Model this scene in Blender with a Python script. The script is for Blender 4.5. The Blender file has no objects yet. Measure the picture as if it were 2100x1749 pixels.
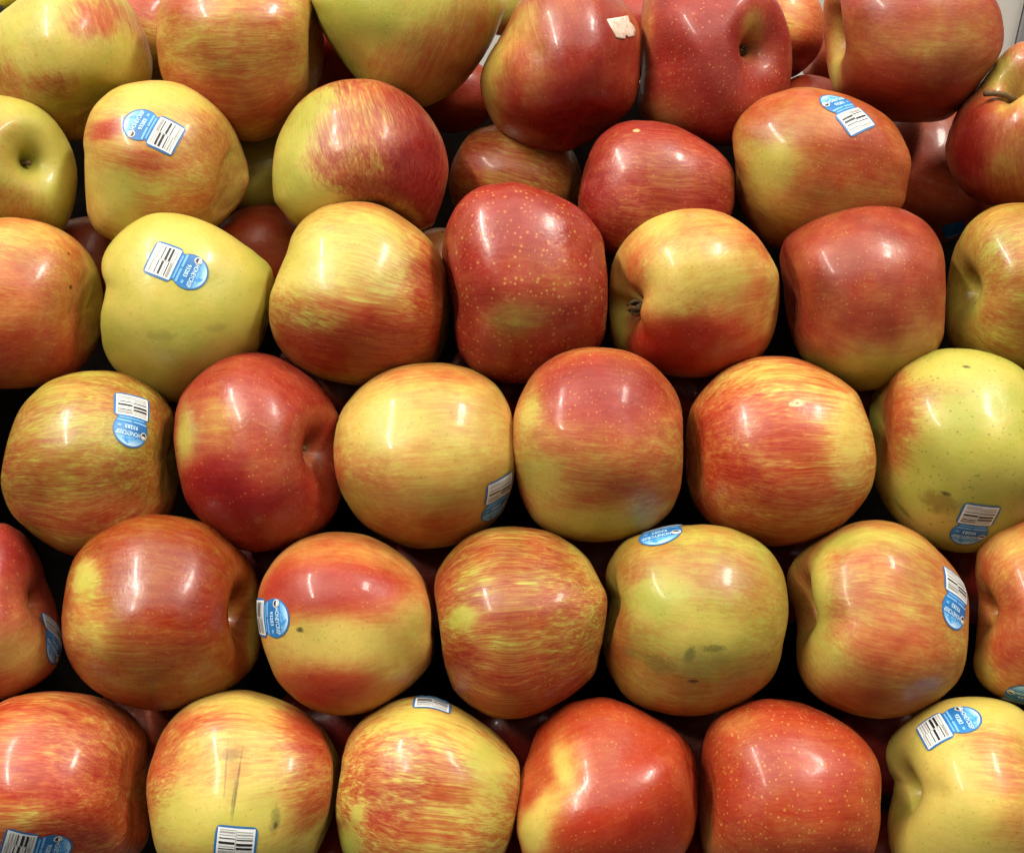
import bpy, math, random
import numpy as np
from mathutils import Vector, Matrix
from mathutils.bvhtree import BVHTree

# ------------------------------------------------------------------ camera, light, exposure
scene = bpy.context.scene
COL = scene.collection
PITCH = math.radians(35.0)            # the camera looks down on the sloping display
HFOV = math.radians(44.0)
W_REF, H_REF = 2100.0, 1749.0         # measuring grid used for the survey of the apples
FOC = (W_REF / 2) / math.tan(HFOV / 2)
CAM_POS = np.array([0.0, 0.0, 1.45])

cam_data = bpy.data.cameras.new('camera')
cam_data.sensor_fit = 'HORIZONTAL'
cam_data.angle = HFOV
cam_data.clip_start = 0.01
cam_data.clip_end = 50.0
cam = bpy.data.objects.new('camera', cam_data)
cam.location = Vector(CAM_POS)
cam.rotation_euler = (math.radians(90.0) - PITCH, 0.0, 0.0)
COL.objects.link(cam)
scene.camera = cam

world = bpy.data.worlds.new('World')
scene.world = world
world.use_nodes = True
bg = world.node_tree.nodes['Background']
bg.inputs['Color'].default_value = (1.0, 0.93, 0.84, 1.0)
bg.inputs['Strength'].default_value = 0.07


def overhead_light(name, loc, length, width, power, color):
    ld = bpy.data.lights.new(name, 'AREA')
    ld.shape = 'RECTANGLE'
    ld.size = width
    ld.size_y = length
    ld.energy = power
    ld.color = color
    ob = bpy.data.objects.new(name, ld)
    ob.location = loc
    COL.objects.link(ob)
    return ob


# two rows of fluorescent fittings under the shop ceiling, running away from the camera
overhead_light('ceiling_light', (-1.02, 0.28, 2.75), 1.5, 0.06, 31.0, (1.0, 0.94, 0.83))
overhead_light('ceiling_light', (0.95, 0.55, 2.75), 0.6, 0.20, 19.0, (1.0, 0.94, 0.83))
overhead_light('overhead_fill_light', (0.0, 0.45, 2.95), 2.2, 2.6, 29.0, (1.0, 0.93, 0.80))  # added broad fill that softens and evens the light, not a fitting

scene.view_settings.view_transform = 'Standard'
scene.view_settings.look = 'None'
scene.view_settings.exposure = 0.68
scene.view_settings.gamma = 1.0
scene.view_settings.use_curve_mapping = False
scene.cycles.max_bounces = 4
scene.cycles.adaptive_threshold = 0.03
scene.cycles.diffuse_bounces = 3
scene.cycles.glossy_bounces = 2
scene.cycles.transmission_bounces = 1
scene.cycles.use_denoising = True

# camera axes in the world: right, up, back
AX = np.array([[1, 0, 0],
               [0, math.sin(PITCH), math.cos(PITCH)],
               [0, -math.cos(PITCH), math.sin(PITCH)]], dtype=float)


def cam_to_world(p):
    return np.asarray(p) @ AX + CAM_POS


def world_to_cam(p):
    return (np.asarray(p) - CAM_POS) @ AX.T


def survey(u, v, z):
    """a place seen at (u, v) of the measuring grid, z metres in front of the camera (camera axes)"""
    return np.array([(u - W_REF / 2) / FOC * z, -(v - H_REF / 2) / FOC * z, -z])


def project(pc):
    z = -pc[:, 2]
    return pc[:, 0] / z * FOC + W_REF / 2, -pc[:, 1] / z * FOC + H_REF / 2


# ------------------------------------------------------------------ node helpers
class Nodes:
    def __init__(self, name):
        self.mat = bpy.data.materials.new(name)
        self.mat.use_nodes = True
        self.t = self.mat.node_tree
        self.bsdf = self.t.nodes['Principled BSDF']

    def new(self, kind, **kw):
        n = self.t.nodes.new(kind)
        for k, v in kw.items():
            setattr(n, k, v)
        return n

    def link(self, a, b):
        self.t.links.new(a, b)

    def put(self, sock, v):
        if isinstance(v, bpy.types.NodeSocket):
            self.t.links.new(v, sock)
        else:
            sock.default_value = v

    def math(self, op, a, b=None, c=None, clamp=False):
        n = self.new('ShaderNodeMath', operation=op, use_clamp=clamp)
        self.put(n.inputs[0], a)
        if b is not None:
            self.put(n.inputs[1], b)
        if c is not None:
            self.put(n.inputs[2], c)
        return n.outputs[0]

    def vmath(self, op, a, b=None):
        n = self.new('ShaderNodeVectorMath', operation=op)
        self.put(n.inputs[0], a)
        if b is not None:
            self.put(n.inputs[1], b)
        return n.outputs['Value'] if op in ('LENGTH', 'DOT_PRODUCT') else n.outputs[0]

    def noise(self, vec, scale, detail=3.0, rough=0.55):
        n = self.new('ShaderNodeTexNoise')
        self.put(n.inputs['Vector'], vec)
        n.inputs['Scale'].default_value = scale
        n.inputs['Detail'].default_value = detail
        n.inputs['Roughness'].default_value = rough
        return n

    def ramp(self, x, lo, hi, a=0.0, b=1.0):
        n = self.new('ShaderNodeMapRange', interpolation_type='SMOOTHSTEP')
        self.put(n.inputs[0], x)
        n.inputs[1].default_value = lo
        n.inputs[2].default_value = hi
        n.inputs[3].default_value = a
        n.inputs[4].default_value = b
        return n.outputs[0]

    def mix(self, f, a, b):
        n = self.new('ShaderNodeMix', data_type='RGBA')
        self.put(n.inputs[0], f)
        self.put(n.inputs[6], a)
        self.put(n.inputs[7], b)
        return n.outputs[2]

    def attr(self, name):
        n = self.new('ShaderNodeAttribute')
        n.attribute_name = name
        return n


def plain(name, col, rough=0.5, noise_amt=0.0, noise_scale=200.0, spec=0.5):
    N = Nodes(name)
    base = (*col, 1.0)
    if noise_amt:
        tc = N.new('ShaderNodeTexCoord')
        nz = N.noise(tc.outputs['Object'], noise_scale, 4.0)
        f = N.ramp(nz.outputs[0], 0.3, 0.7)
        base = N.mix(f, tuple(c * (1 - noise_amt) for c in col) + (1,), tuple(min(1, c * (1 + noise_amt)) for c in col) + (1,))
    N.put(N.bsdf.inputs['Base Color'], base)
    N.bsdf.inputs['Roughness'].default_value = rough
    N.bsdf.inputs['Specular IOR Level'].default_value = spec
    return N.mat


YEL = (0.58, 0.445, 0.098)
GRN = (0.33, 0.345, 0.048)
PIG = {'scarlet': (0.79, 0.305, 0.35), 'crimson': (0.74, 0.285, 0.44)}   # what one unit of red pigment lets through


def skin_material(seed, streak=1.0, speck=0.5, speck_size=1.0, rough=0.34, marks=(), freckle=0.35, tint='scarlet'):
    """apple skin: a yellow to green ground seen through red pigment drawn out in streaks from stem to calyx"""
    rnd = random.Random(seed)
    N = Nodes('apple_skin')
    off = (rnd.uniform(-50, 50), rnd.uniform(-50, 50), rnd.uniform(-50, 50))
    tc = N.new('ShaderNodeTexCoord')
    obj = N.vmath('ADD', tc.outputs['Object'], tuple(o * 0.01 for o in off))
    mer = N.attr('meridian').outputs['Vector']
    D = N.math('MULTIPLY_ADD', N.attr('pigment').outputs['Fac'], 1.18, -0.14)
    G = N.attr('green').outputs['Fac']
    wn = N.noise(obj, 55.0, 1.0)
    warp = N.vmath('MULTIPLY', N.vmath('SUBTRACT', wn.outputs[1], (0.5, 0.5, 0.5)), (0.055, 0.055, 0.4))
    m = N.vmath('ADD', N.vmath('ADD', mer, warp), off)
    n1 = N.noise(N.vmath('MULTIPLY', m, (3.4, 3.4, 2.2)), 1.0, 2.0, 0.55).outputs[0]
    n2 = N.noise(N.vmath('MULTIPLY', m, (19.0, 19.0, 3.8)), 1.0, 2.0, 0.6).outputs[0]
    n3 = N.noise(N.vmath('MULTIPLY', m, (58.0, 58.0, 9.0)), 1.0, 1.0, 0.6).outputs[0]
    n4 = N.noise(obj, 60.0, 4.0, 0.68).outputs[0]
    c1 = N.math('MULTIPLY', N.math('SUBTRACT', n1, 0.5), 1.7 * streak)
    c2 = N.math('MULTIPLY', N.math('SUBTRACT', n2, 0.5), 2.5 * streak)
    c3 = N.math('MULTIPLY', N.math('SUBTRACT', n3, 0.5), 2.1 * streak)
    c4 = N.math('MULTIPLY', N.math('SUBTRACT', n4, 0.5), 2.0)
    tot = N.math('ADD', N.math('ADD', c1, c2), N.math('ADD', c3, c4))
    # streaks are strongest where the blush is half developed
    amt = N.ramp(D, -0.1, 0.9, 0.30, 1.0)
    d = N.math('ADD', D, N.math('MULTIPLY', tot, amt))
    d = N.math('SMOOTH_MAX', d, 0.0, 0.35)
    # lenticels
    vor = N.new('ShaderNodeTexVoronoi')
    N.put(vor.inputs['Vector'], obj)
    vor.inputs['Scale'].default_value = 540.0 / speck_size ** 0.5
    sep = N.new('ShaderNodeSeparateColor')
    N.put(sep.inputs[0], vor.outputs['Color'])
    rad = N.math('MULTIPLY_ADD', sep.outputs[0], 0.28 * speck_size ** 0.4, 0.10 * speck_size ** 0.4)
    spot = N.math('SUBTRACT', 1.0, N.math('DIVIDE', vor.outputs['Distance'], rad), clamp=True)
    spot = N.ramp(spot, 0.0, 0.6)
    keep = N.math('LESS_THAN', sep.outputs[1], min(1.0, 0.15 + 0.75 * speck))
    spot = N.math('MULTIPLY', spot, keep)
    red = N.ramp(d, 0.5, 1.6)
    pale = N.math('MULTIPLY', N.math('MULTIPLY', spot, red), 0.30 + 0.34 * min(1.0, speck))
    d = N.math('MULTIPLY', d, N.math('SUBTRACT', 1.0, pale))
    # ground colour
    gn = N.math('ADD', G, N.math('MULTIPLY', N.math('SUBTRACT', N.noise(obj, 42.0, 2.0, 0.6).outputs[0], 0.5), 1.5), clamp=True)
    ground = N.mix(gn, (*YEL, 1), (*GRN, 1))
    fine = N.noise(obj, 420.0, 2.0, 0.65).outputs[0]
    ground = N.mix(N.ramp(fine, 0.30, 0.75, 0.0, 0.28), ground, (0.46, 0.30, 0.055, 1))
    dark = N.math('MULTIPLY', N.math('MULTIPLY', spot, N.math('SUBTRACT', 1.0, red)), freckle)
    ground = N.mix(dark, ground, (0.14, 0.14, 0.02, 1))
    comb = N.new('ShaderNodeCombineColor')
    for i in range(3):
        N.put(comb.inputs[i], N.math('POWER', PIG[tint][i], d))
    mul = N.new('ShaderNodeMix', data_type='RGBA', blend_type='MULTIPLY')
    mul.inputs[0].default_value = 1.0
    N.put(mul.inputs[6], ground)
    N.put(mul.inputs[7], comb.outputs[0])
    col = mul.outputs[2]
    # scars, bruises and rubs that belong to this one fruit
    for (c, e1, e2, en, r1, r2, mcol, power, frag) in marks:
        dv = N.vmath('SUBTRACT', tc.outputs['Object'], tuple(c))
        a = N.math('DIVIDE', N.vmath('DOT_PRODUCT', dv, tuple(e1)), r1)
        b = N.math('DIVIDE', N.vmath('DOT_PRODUCT', dv, tuple(e2)), r2)
        k = N.math('DIVIDE', N.vmath('DOT_PRODUCT', dv, tuple(en)), 0.02)
        q = N.math('ADD', N.math('ADD', N.math('MULTIPLY', a, a), N.math('MULTIPLY', b, b)), N.math('MULTIPLY', k, k))
        nz = N.noise(obj, frag, 4.0, 0.6).outputs[0]
        q = N.math('ADD', q, N.math('MULTIPLY', N.math('SUBTRACT', nz, 0.5), 2.6))
        f = N.ramp(q, 0.05, 1.5, power, 0.0)
        col = N.mix(f, col, (*mcol, 1))
    N.put(N.bsdf.inputs['Base Color'], col)
    rough = rough + rnd.uniform(-0.03, 0.08)
    rn = N.noise(obj, 130.0, 3.0, 0.7).outputs[0]
    dull = N.math('MULTIPLY', N.math('SUBTRACT', wn.outputs[0], 0.5), 0.4)
    N.put(N.bsdf.inputs['Roughness'], N.math('ADD', N.ramp(rn, 0.25, 0.8, rough - 0.02, rough + 0.20), dull))
    N.bsdf.inputs['Specular IOR Level'].default_value = 0.42
    N.bsdf.inputs['Coat Weight'].default_value = 0.17
    N.put(N.bsdf.inputs['Coat Roughness'], N.ramp(rn, 0.3, 0.7, 0.06, 0.20))
    b2 = N.new('ShaderNodeBump')
    b2.inputs['Strength'].default_value = 0.30
    b2.inputs['Distance'].default_value = 0.00030
    N.put(b2.inputs['Height'], N.noise(obj, 520.0, 1.0, 0.6).outputs[0])
    N.link(b2.outputs[0], N.bsdf.inputs['Normal'])
    return N.mat


# ------------------------------------------------------------------ apple body
NU, NV = 128, 76
PROFILE = np.array([(0.0, .36), (.05, .40), (.11, .53), (.20, .71), (.33, .845), (.50, .885), (.68, .81),
                    (.86, .60), (.97, .30), (1.0, -.02), (.955, -.33), (.84, -.60), (.68, -.78), (.50, -.865),
                    (.35, -.865), (.23, -.79), (.14, -.70), (.07, -.65), (0.0, -.64)])


def catmull(pts, n, closed=False):
    pts = np.asarray(pts, float)
    if closed:
        P = np.vstack([pts[-1:], pts, pts[:2]])
        segs = len(pts)
    else:
        P = np.vstack([2 * pts[0] - pts[1], pts, 2 * pts[-1] - pts[-2]])
        segs = len(pts) - 1
    k = max(2, int(math.ceil(n * 4 / segs)))
    out = []
    for i in range(segs):
        p0, p1, p2, p3 = P[i:i + 4]
        t = np.linspace(0, 1, k, endpoint=False)[:, None]
        out.append(0.5 * ((2 * p1) + (-p0 + p2) * t + (2 * p0 - 5 * p1 + 4 * p2 - p3) * t ** 2 + (-p0 + 3 * p1 - 3 * p2 + p3) * t ** 3))
    out = np.vstack(out + ([] if closed else [P[-2:-1]]))
    return out


_prof = catmull(PROFILE, 300)
_arc = np.concatenate([[0], np.cumsum(np.linalg.norm(np.diff(_prof, axis=0), axis=1))])
_arc /= _arc[-1]
_s = np.linspace(0, 1, NV + 1)
PR = np.interp(_s, _arc, _prof[:, 0]).clip(0)
PH = np.interp(_s, _arc, _prof[:, 1])

_faces = []
for j in range(NU):
    _faces.append((0, 1 + j, 1 + (j + 1) % NU))
for i in range(NV - 2):
    a, b = 1 + i * NU, 1 + (i + 1) * NU
    for j in range(NU):
        j2 = (j + 1) % NU
        _faces.append((a + j, b + j, b + j2, a + j2))
_last = 1 + (NV - 1) * NU
for j in range(NU):
    _faces.append((1 + (NV - 2) * NU + j, _last, 1 + (NV - 2) * NU + (j + 1) % NU))


def outline_radius(poly):
    """smooth polar radius of a surveyed outline about its centre"""
    p = catmull(poly, 400, closed=True)
    x, y = p[:, 0], p[:, 1]
    x2, y2 = np.roll(x, -1), np.roll(y, -1)
    cr = x * y2 - x2 * y
    A = cr.sum() / 2
    cx, cy = ((x + x2) * cr).sum() / (6 * A), ((y + y2) * cr).sum() / (6 * A)
    th = np.arctan2(y - cy, x - cx)
    r = np.hypot(x - cx, y - cy)
    o = np.argsort(th)
    th, r = th[o], r[o]
    g = np.linspace(-math.pi, math.pi, 360, endpoint=False)
    R = np.interp(g, np.concatenate([th - 2 * math.pi, th, th + 2 * math.pi]), np.tile(r, 3))
    return cx, cy, smooth_ring(R, 2.5), math.sqrt(abs(A) / math.pi)


def smooth_ring(R, sig):
    k = np.arange(-12, 13)
    w = np.exp(-(k / sig) ** 2 / 2)
    w /= w.sum()
    return sum(wi * np.roll(R, ki) for ki, wi in zip(k, w))


def ring_at(R, th):
    x = (th + math.pi) / (2 * math.pi) * 360
    i = np.floor(x).astype(int) % 360
    f = x - np.floor(x)
    return R[i] * (1 - f) + R[(i + 1) % 360] * f


def new_mesh(name, verts, faces, mats, smooth=True):
    me = bpy.data.meshes.new(name)
    me.from_pydata([tuple(v) for v in verts], [], faces)
    for m in (mats if isinstance(mats, (list, tuple)) else [mats]):
        me.materials.append(m)
    if smooth:
        me.polygons.foreach_set('use_smooth', np.ones(len(me.polygons), bool))
    me.update()
    return me


def link(name, me, parent=None, loc=(0, 0, 0)):
    ob = bpy.data.objects.new(name, me)
    ob.location = Vector(loc)
    COL.objects.link(ob)
    if parent is not None:
        ob.parent = parent
    return ob


class Apple:
    pass


def build_apple(label, outline, axis, z, base, patches=(), streak=1.0, speck=0.5, speck_size=1.0, end='stem',
                marks=(), rough=0.34, freckle=0.35, tint='scarlet', group='apples in the front layer', seed=0, lobes=0.03, depth=1.0, category='apple', hollow=0.10, far_hollow=0.06):
    rnd = np.random.RandomState(seed + 11)
    cx, cy, RT, rmean = outline_radius(outline)
    unit = z / FOC
    S = rmean * unit * 1.02
    a = np.array(axis, float)
    a /= np.linalg.norm(a)
    if end == 'calyx':
        hs = -1.0
    else:
        hs = 1.0
    h = np.array([0.13, 0.31, 0.94]) if abs(a[2]) < 0.9 else np.array([0.0, 1.0, 0.0])
    e1 = np.cross(h, a)
    e1 /= np.linalg.norm(e1)
    e2 = np.cross(a, e1)
    ph = np.linspace(0, 2 * math.pi, NU, endpoint=False)
    s_in = _s[1:NV]
    PHI, SS = np.meshgrid(ph, s_in)
    R0 = np.repeat(PR[1:NV][:, None], NU, 1)
    H0 = np.repeat(PH[1:NV][:, None], NU, 1)
    p0 = rnd.uniform(0, 6.28)
    lob = lobes * np.cos(5 * PHI + p0) * (0.35 + 0.65 * SS) + lobes * 0.8 * np.cos(2 * PHI + rnd.uniform(0, 6.28)) \
        + lobes * 0.6 * np.cos(3 * PHI + rnd.uniform(0, 6.28))
    R0 = R0 * (1 + lob)
    h_stem, h_cal = (far_hollow, hollow) if end == 'calyx' else (hollow, far_hollow)
    top, bot = PH.max() - 0.01, PH.min() + 0.01
    si, sj = _s[PH.argmax()], _s[PH.argmin()]
    H0 = np.where(SS < si, top - (top - H0) * h_stem, np.where(SS > sj, bot - (bot - H0) * h_cal, H0))
    H0 = H0 + 0.05 * np.cos(PHI + rnd.uniform(0, 6.28)) * R0 + lobes * 0.9 * max(h_cal, 0.3) * np.cos(5 * PHI + p0) * np.exp(-((SS - 0.86) / 0.12) ** 2)
    X = np.concatenate([[0.0], (R0 * np.cos(PHI)).ravel(), [0.0]])
    Y = np.concatenate([[0.0], (R0 * np.sin(PHI)).ravel(), [0.0]])
    Hh = np.concatenate([[top - (top - PH[0]) * h_stem], H0.ravel(), [bot - (bot - PH[-1]) * h_cal]]) * hs
    L = np.stack([X, Y, Hh], 1)
    # low lumps
    for k in range(5):
        kv = rnd.normal(size=3) * 1.9
        L *= (1 + 0.010 * np.sin(L @ kv + rnd.uniform(0, 6.28)))[:, None]
    lump = np.zeros(len(L))
    for k in range(14):
        kv = rnd.normal(size=3)
        kv *= rnd.uniform(9, 24) / np.linalg.norm(kv)
        lump += np.sin(L @ kv + rnd.uniform(0, 6.28)) / np.linalg.norm(kv)
    L *= (1 + 0.0075 * lump)[:, None]
    off = S * (L[:, :1] * e1 + L[:, 1:2] * e2 + L[:, 2:3] * a)
    off[:, 2] *= depth
    cen = survey(cx, cy, z)
    pc = cen + off
    # fit the body to the surveyed outline: widen or narrow it round its own centre
    for it in range(4):
        u, v = project(pc)
        du, dv = u - cx, v - cy
        th = np.arctan2(dv, du)
        rho = np.hypot(du, dv)
        bins = ((th + math.pi) / (2 * math.pi) * 120).astype(int) % 120
        RB = np.zeros(120)
        np.maximum.at(RB, bins, rho)
        RB = np.interp(np.arange(360) / 3.0, np.arange(-1, 121) + 0.5, np.concatenate([RB[-1:], RB, RB[:1]]))
        RB = smooth_ring(RB, 2.0)
        rb = ring_at(RB, th)
        SC = RT / np.maximum(RB, 1e-6)
        SL = smooth_ring(smooth_ring(smooth_ring(SC, 9.0), 9.0), 9.0)
        sc, sl = ring_at(SC, th), ring_at(SL, th)
        w2 = np.clip((rho / rb - 0.66) / 0.34, 0, 1)
        w2 = w2 * w2 * (3 - 2 * w2)
        w = np.clip(rho / rb / 0.42, 0, 1)
        w = w * w * (3 - 2 * w)
        f = 1 + (sl - 1) * w + (sc - sl) * w2
        zz = -pc[:, 2]
        pc = np.stack([(cx + du * f - W_REF / 2) / FOC * zz, -(cy + dv * f - H_REF / 2) / FOC * zz, -zz], 1)
    P = cam_to_world(pc)
    cw = cam_to_world(cen)
    Lw = P - cw
    me = bpy.data.meshes.new('apple')
    me.from_pydata(Lw.tolist(), [], _faces)
    me.polygons.foreach_set('use_smooth', np.ones(len(me.polygons), bool))
    me.update()
    nv = len(me.vertices)
    nrm = np.empty(nv * 3, np.float32)
    me.vertex_normals.foreach_get('vector', nrm)
    nrm = nrm.reshape(-1, 3).astype(float)
    # flip if inside out
    if (nrm * Lw).sum() < 0:
        me.flip_normals()
        me.update()
        nrm = -nrm
    u, v = project(pc)
    view = -P + CAM_POS
    view /= np.linalg.norm(view, axis=1)[:, None]
    facing = (nrm * view).sum(1)

    def spot(px, py):
        d2 = (u - px) ** 2 + (v - py) ** 2 + np.where(facing > 0.03, 0, 1e7)
        near = np.where(d2 < 13.0 ** 2)[0]
        if len(near):
            zn = -pc[near, 2] / unit
            near = near[zn < zn.min() + 45]
            return int(near[np.argmin(d2[near])])
        return int(np.argmin(d2))

    def frame(i, rot=0.0):
        n = nrm[i]
        r = AX[0] * math.cos(rot) - AX[1] * math.sin(rot)
        t1 = r - n * (r @ n)
        t1 /= np.linalg.norm(t1)
        return t1, np.cross(n, t1), n

    D = np.full(nv, float(base[0]))
    G = np.full(nv, float(base[1]))
    s_all = np.concatenate([[0.0], SS.ravel(), [1.0]])
    cav = np.exp(-(s_all / 0.13) ** 4) * min(1.0, h_stem * 1.2)
    for pt in patches:
        px, py, rx, ry, pd = pt[:5]
        pg = pt[5] if len(pt) > 5 else None
        rot = pt[6] if len(pt) > 6 else 0.0
        i = spot(px, py)
        n = view[i]
        t1 = AX[0] * math.cos(rot) - AX[1] * math.sin(rot)
        t1 = t1 - n * (t1 @ n)
        t1 /= np.linalg.norm(t1)
        t2 = np.cross(n, t1)
        dl = Lw - Lw[i]
        q = np.sqrt((dl @ t1 / (rx * unit)) ** 2 + (dl @ t2 / (ry * unit)) ** 2 + (dl @ n / (max(0.9 * max(rx, ry), 75) * unit)) ** 2)
        wgt = np.exp(-((q / 1.06) ** 3))
        if pd is not None:
            D = D + (pd - D) * wgt
        if pg is not None:
            G = G + (pg - G) * wgt
    D = D + (np.minimum(D, 0.3) - D) * cav * 0.5
    G = G + (0.8 - G) * cav * 0.8
    at = me.attributes.new('pigment', 'FLOAT', 'POINT')
    at.data.foreach_set('value', D.astype(np.float32))
    at = me.attributes.new('green', 'FLOAT', 'POINT')
    at.data.foreach_set('value', G.astype(np.float32))
    phi_all = np.concatenate([[0.0], PHI.ravel(), [0.0]])
    rr = np.clip(np.sin(np.pi * s_all), 0, 1) ** 0.5
    mer = np.stack([np.cos(phi_all) * rr, np.sin(phi_all) * rr, s_all], 1).astype(np.float32)
    at = me.attributes.new('meridian', 'FLOAT_VECTOR', 'POINT')
    at.data.foreach_set('vector', mer.ravel())
    mk = []
    for (px, py, rx, ry, rot, mcol, power, frag) in marks:
        i = spot(px, py)
        t1, t2, n = frame(i, rot)
        mk.append((Lw[i], t1, t2, n, rx * unit, ry * unit, mcol, power, frag))
    me.materials.append(skin_material(seed, streak, speck, speck_size, rough, mk, freckle, tint))
    ob = link('apple', me, None, cw)
    ob['label'] = label
    ob['category'] = category
    ob['group'] = group
    A = Apple()
    A.ob, A.P, A.Lw, A.cw, A.unit, A.u, A.v, A.facing, A.nrm = ob, P, Lw, cw, unit, u, v, facing, nrm
    A.axis = a @ AX
    A.spot, A.bvh, A.end = spot, None, end
    A.S = S
    return A


def bvh_of(A):
    if A.bvh is None:
        A.bvh = BVHTree.FromPolygons([tuple(p) for p in A.Lw], _faces)
    return A.bvh


# ------------------------------------------------------------------ stem and calyx parts
STEM = plain('stem_wood', (0.10, 0.055, 0.018), 0.7, 0.4, 900.0)
SEPAL = plain('dry_sepal', (0.13, 0.095, 0.045), 0.85, 0.5, 900.0)


def tube(path, radii, n=10):
    path = np.asarray(path, float)
    vs, fs = [], []
    for i, p in enumerate(path):
        d = path[min(i + 1, len(path) - 1)] - path[max(i - 1, 0)]
        d /= np.linalg.norm(d)
        h = np.array([0, 0, 1.0]) if abs(d[2]) < 0.9 else np.array([1.0, 0, 0])
        x = np.cross(h, d)
        x /= np.linalg.norm(x)
        y = np.cross(d, x)
        for k in range(n):
            t = 2 * math.pi * k / n
            vs.append(p + radii[i] * (math.cos(t) * x + math.sin(t) * y))
    for i in range(len(path) - 1):
        for k in range(n):
            k2 = (k + 1) % n
            fs.append((i * n + k, i * n + k2, (i + 1) * n + k2, (i + 1) * n + k))
    fs.append(tuple(range(n))[::-1])
    fs.append(tuple((len(path) - 1) * n + k for k in range(n)))
    return vs, fs


def add_stem(A, length=0.016, bend=(0, 0, 0), r=0.0014):
    pole = A.Lw[0] if A.end == 'stem' else A.Lw[-1]
    ax = A.axis
    b = np.array(bend, float)
    pts = [pole - ax * 0.003 + ax * (length + 0.003) * t + b * t * t for t in np.linspace(0, 1, 8)]
    rad = [r * (1.25 - 0.45 * t + (0.55 * max(0, t - 0.75) * 4) * 0.4) for t in np.linspace(0, 1, 8)]
    vs, fs = tube(pts, rad)
    return link('stem', new_mesh('stem', vs, fs, STEM), A.ob)


def add_calyx(A, size=0.006, pole_index=-1):
    pole = A.Lw[pole_index]
    ax = A.axis if (A.end == 'calyx' or pole_index == 0) else -A.axis
    h = np.array([0, 0, 1.0]) if abs(ax[2]) < 0.9 else np.array([1.0, 0, 0])
    x = np.cross(h, ax)
    x /= np.linalg.norm(x)
    y = np.cross(ax, x)
    vs, fs = [], []
    for k in range(5):
        t = 2 * math.pi * k / 5 + 0.4
        o = math.cos(t) * x + math.sin(t) * y
        w = -math.sin(t) * x + math.cos(t) * y
        b = len(vs)
        path = [pole + o * size * f + ax * (0.0005 + size * g) for f, g in ((0.05, 0.0), (0.45, 0.55), (0.55, 1.0), (0.25, 1.45))]
        for j, p in enumerate(path):
            ww = size * (0.28, 0.34, 0.2, 0.03)[j]
            vs += [p - w * ww, p + w * ww, p + w * ww * 0.6 + o * 0.0006, p - w * ww * 0.6 + o * 0.0006]
        for j in range(3):
            for q in range(4):
                q2 = (q + 1) % 4
                fs.append((b + j * 4 + q, b + j * 4 + q2, b + j * 4 + 4 + q2, b + j * 4 + 4 + q))
        fs.append((b + 15, b + 14, b + 13, b + 12))
    return link('calyx', new_mesh('calyx', vs, fs, SEPAL), A.ob)


# ------------------------------------------------------------------ fruit stickers
def sticker_blue():
    N = Nodes('sticker_print')
    at = N.attr('print').outputs['Vector']
    sp = N.new('ShaderNodeSeparateXYZ')
    N.link(at, sp.inputs[0])
    x, y = sp.outputs[0], sp.outputs[1]
    nz = N.noise(at, 0.55, 4.0, 0.65).outputs[0]
    nz2 = N.noise(at, 0.22, 3.0, 0.5).outputs[0]
    # a pale snowy peak printed at the round end, on a blue ground
    peak = N.math('SUBTRACT', 7.0, N.math('MULTIPLY', N.math('ABSOLUTE', N.math('ADD', x, -1.2)), 0.75))
    inside = N.ramp(N.math('SUBTRACT', peak, y), -0.2, 0.3)
    sky = N.math('SUBTRACT', 1.0, inside)
    band = N.ramp(y, 3.0, 3.8)
    blue = N.mix(N.ramp(nz2, 0.3, 0.7), (0.012, 0.125, 0.37, 1), (0.02, 0.19, 0.49, 1))
    mount = N.mix(N.ramp(nz, 0.40, 0.66), (0.03, 0.25, 0.62, 1), (0.22, 0.52, 0.85, 1))
    air = N.mix(N.ramp(y, 3.5, 8.3), (0.10, 0.36, 0.74, 1), (0.52, 0.72, 0.88, 1))
    top = N.mix(sky, mount, air)
    col = N.mix(band, blue, top)
    N.put(N.bsdf.inputs['Base Color'], col)
    N.bsdf.inputs['Roughness'].default_value = 0.42
    return N.mat


ST_BLUE = sticker_blue()
ST_RIM = plain('sticker_rim', (0.03, 0.13, 0.32), 0.5)
ST_WHITE = plain('sticker_white', (0.70, 0.72, 0.72), 0.5, 0.05, 700.0)
ST_BLACK = plain('sticker_black', (0.012, 0.012, 0.014), 0.5)
ST_GREY = plain('sticker_grey', (0.30, 0.30, 0.28), 0.5, 0.3, 2500.0)
ST_TEXT = plain('sticker_letter', (0.50, 0.74, 0.92), 0.5)
ST_FINE = plain('sticker_small_print', (0.16, 0.42, 0.78), 0.5)


def text_mesh(body, size):
    cu = bpy.data.curves.new('lettering', 'FONT')
    cu.body = body
    cu.size = size
    cu.align_x = 'CENTER'
    cu.offset = size * 0.018
    cu.resolution_u = 3
    ob = bpy.data.objects.new('lettering', cu)
    COL.objects.link(ob)
    dg = bpy.context.evaluated_depsgraph_get()
    dg.update()
    me = bpy.data.meshes.new_from_object(ob.evaluated_get(dg))
    vs = [(v.co.x, v.co.y) for v in me.vertices]
    fs = [tuple(p.vertices) for p in me.polygons]
    bpy.data.objects.remove(ob)
    bpy.data.curves.remove(cu)
    bpy.data.meshes.remove(me)
    return vs, fs


def fit_text(body, width, height, x0, y0):
    vs, fs = text_mesh(body, 1.0)
    xs = [v[0] for v in vs]
    ys = [v[1] for v in vs]
    sx = width / (max(xs) - min(xs))
    sy = height / (max(ys) - min(ys))
    mx, my = (max(xs) + min(xs)) / 2, min(ys)
    return [((x - mx) * sx + x0, (y - my) * sy + y0) for x, y in vs], fs


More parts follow.
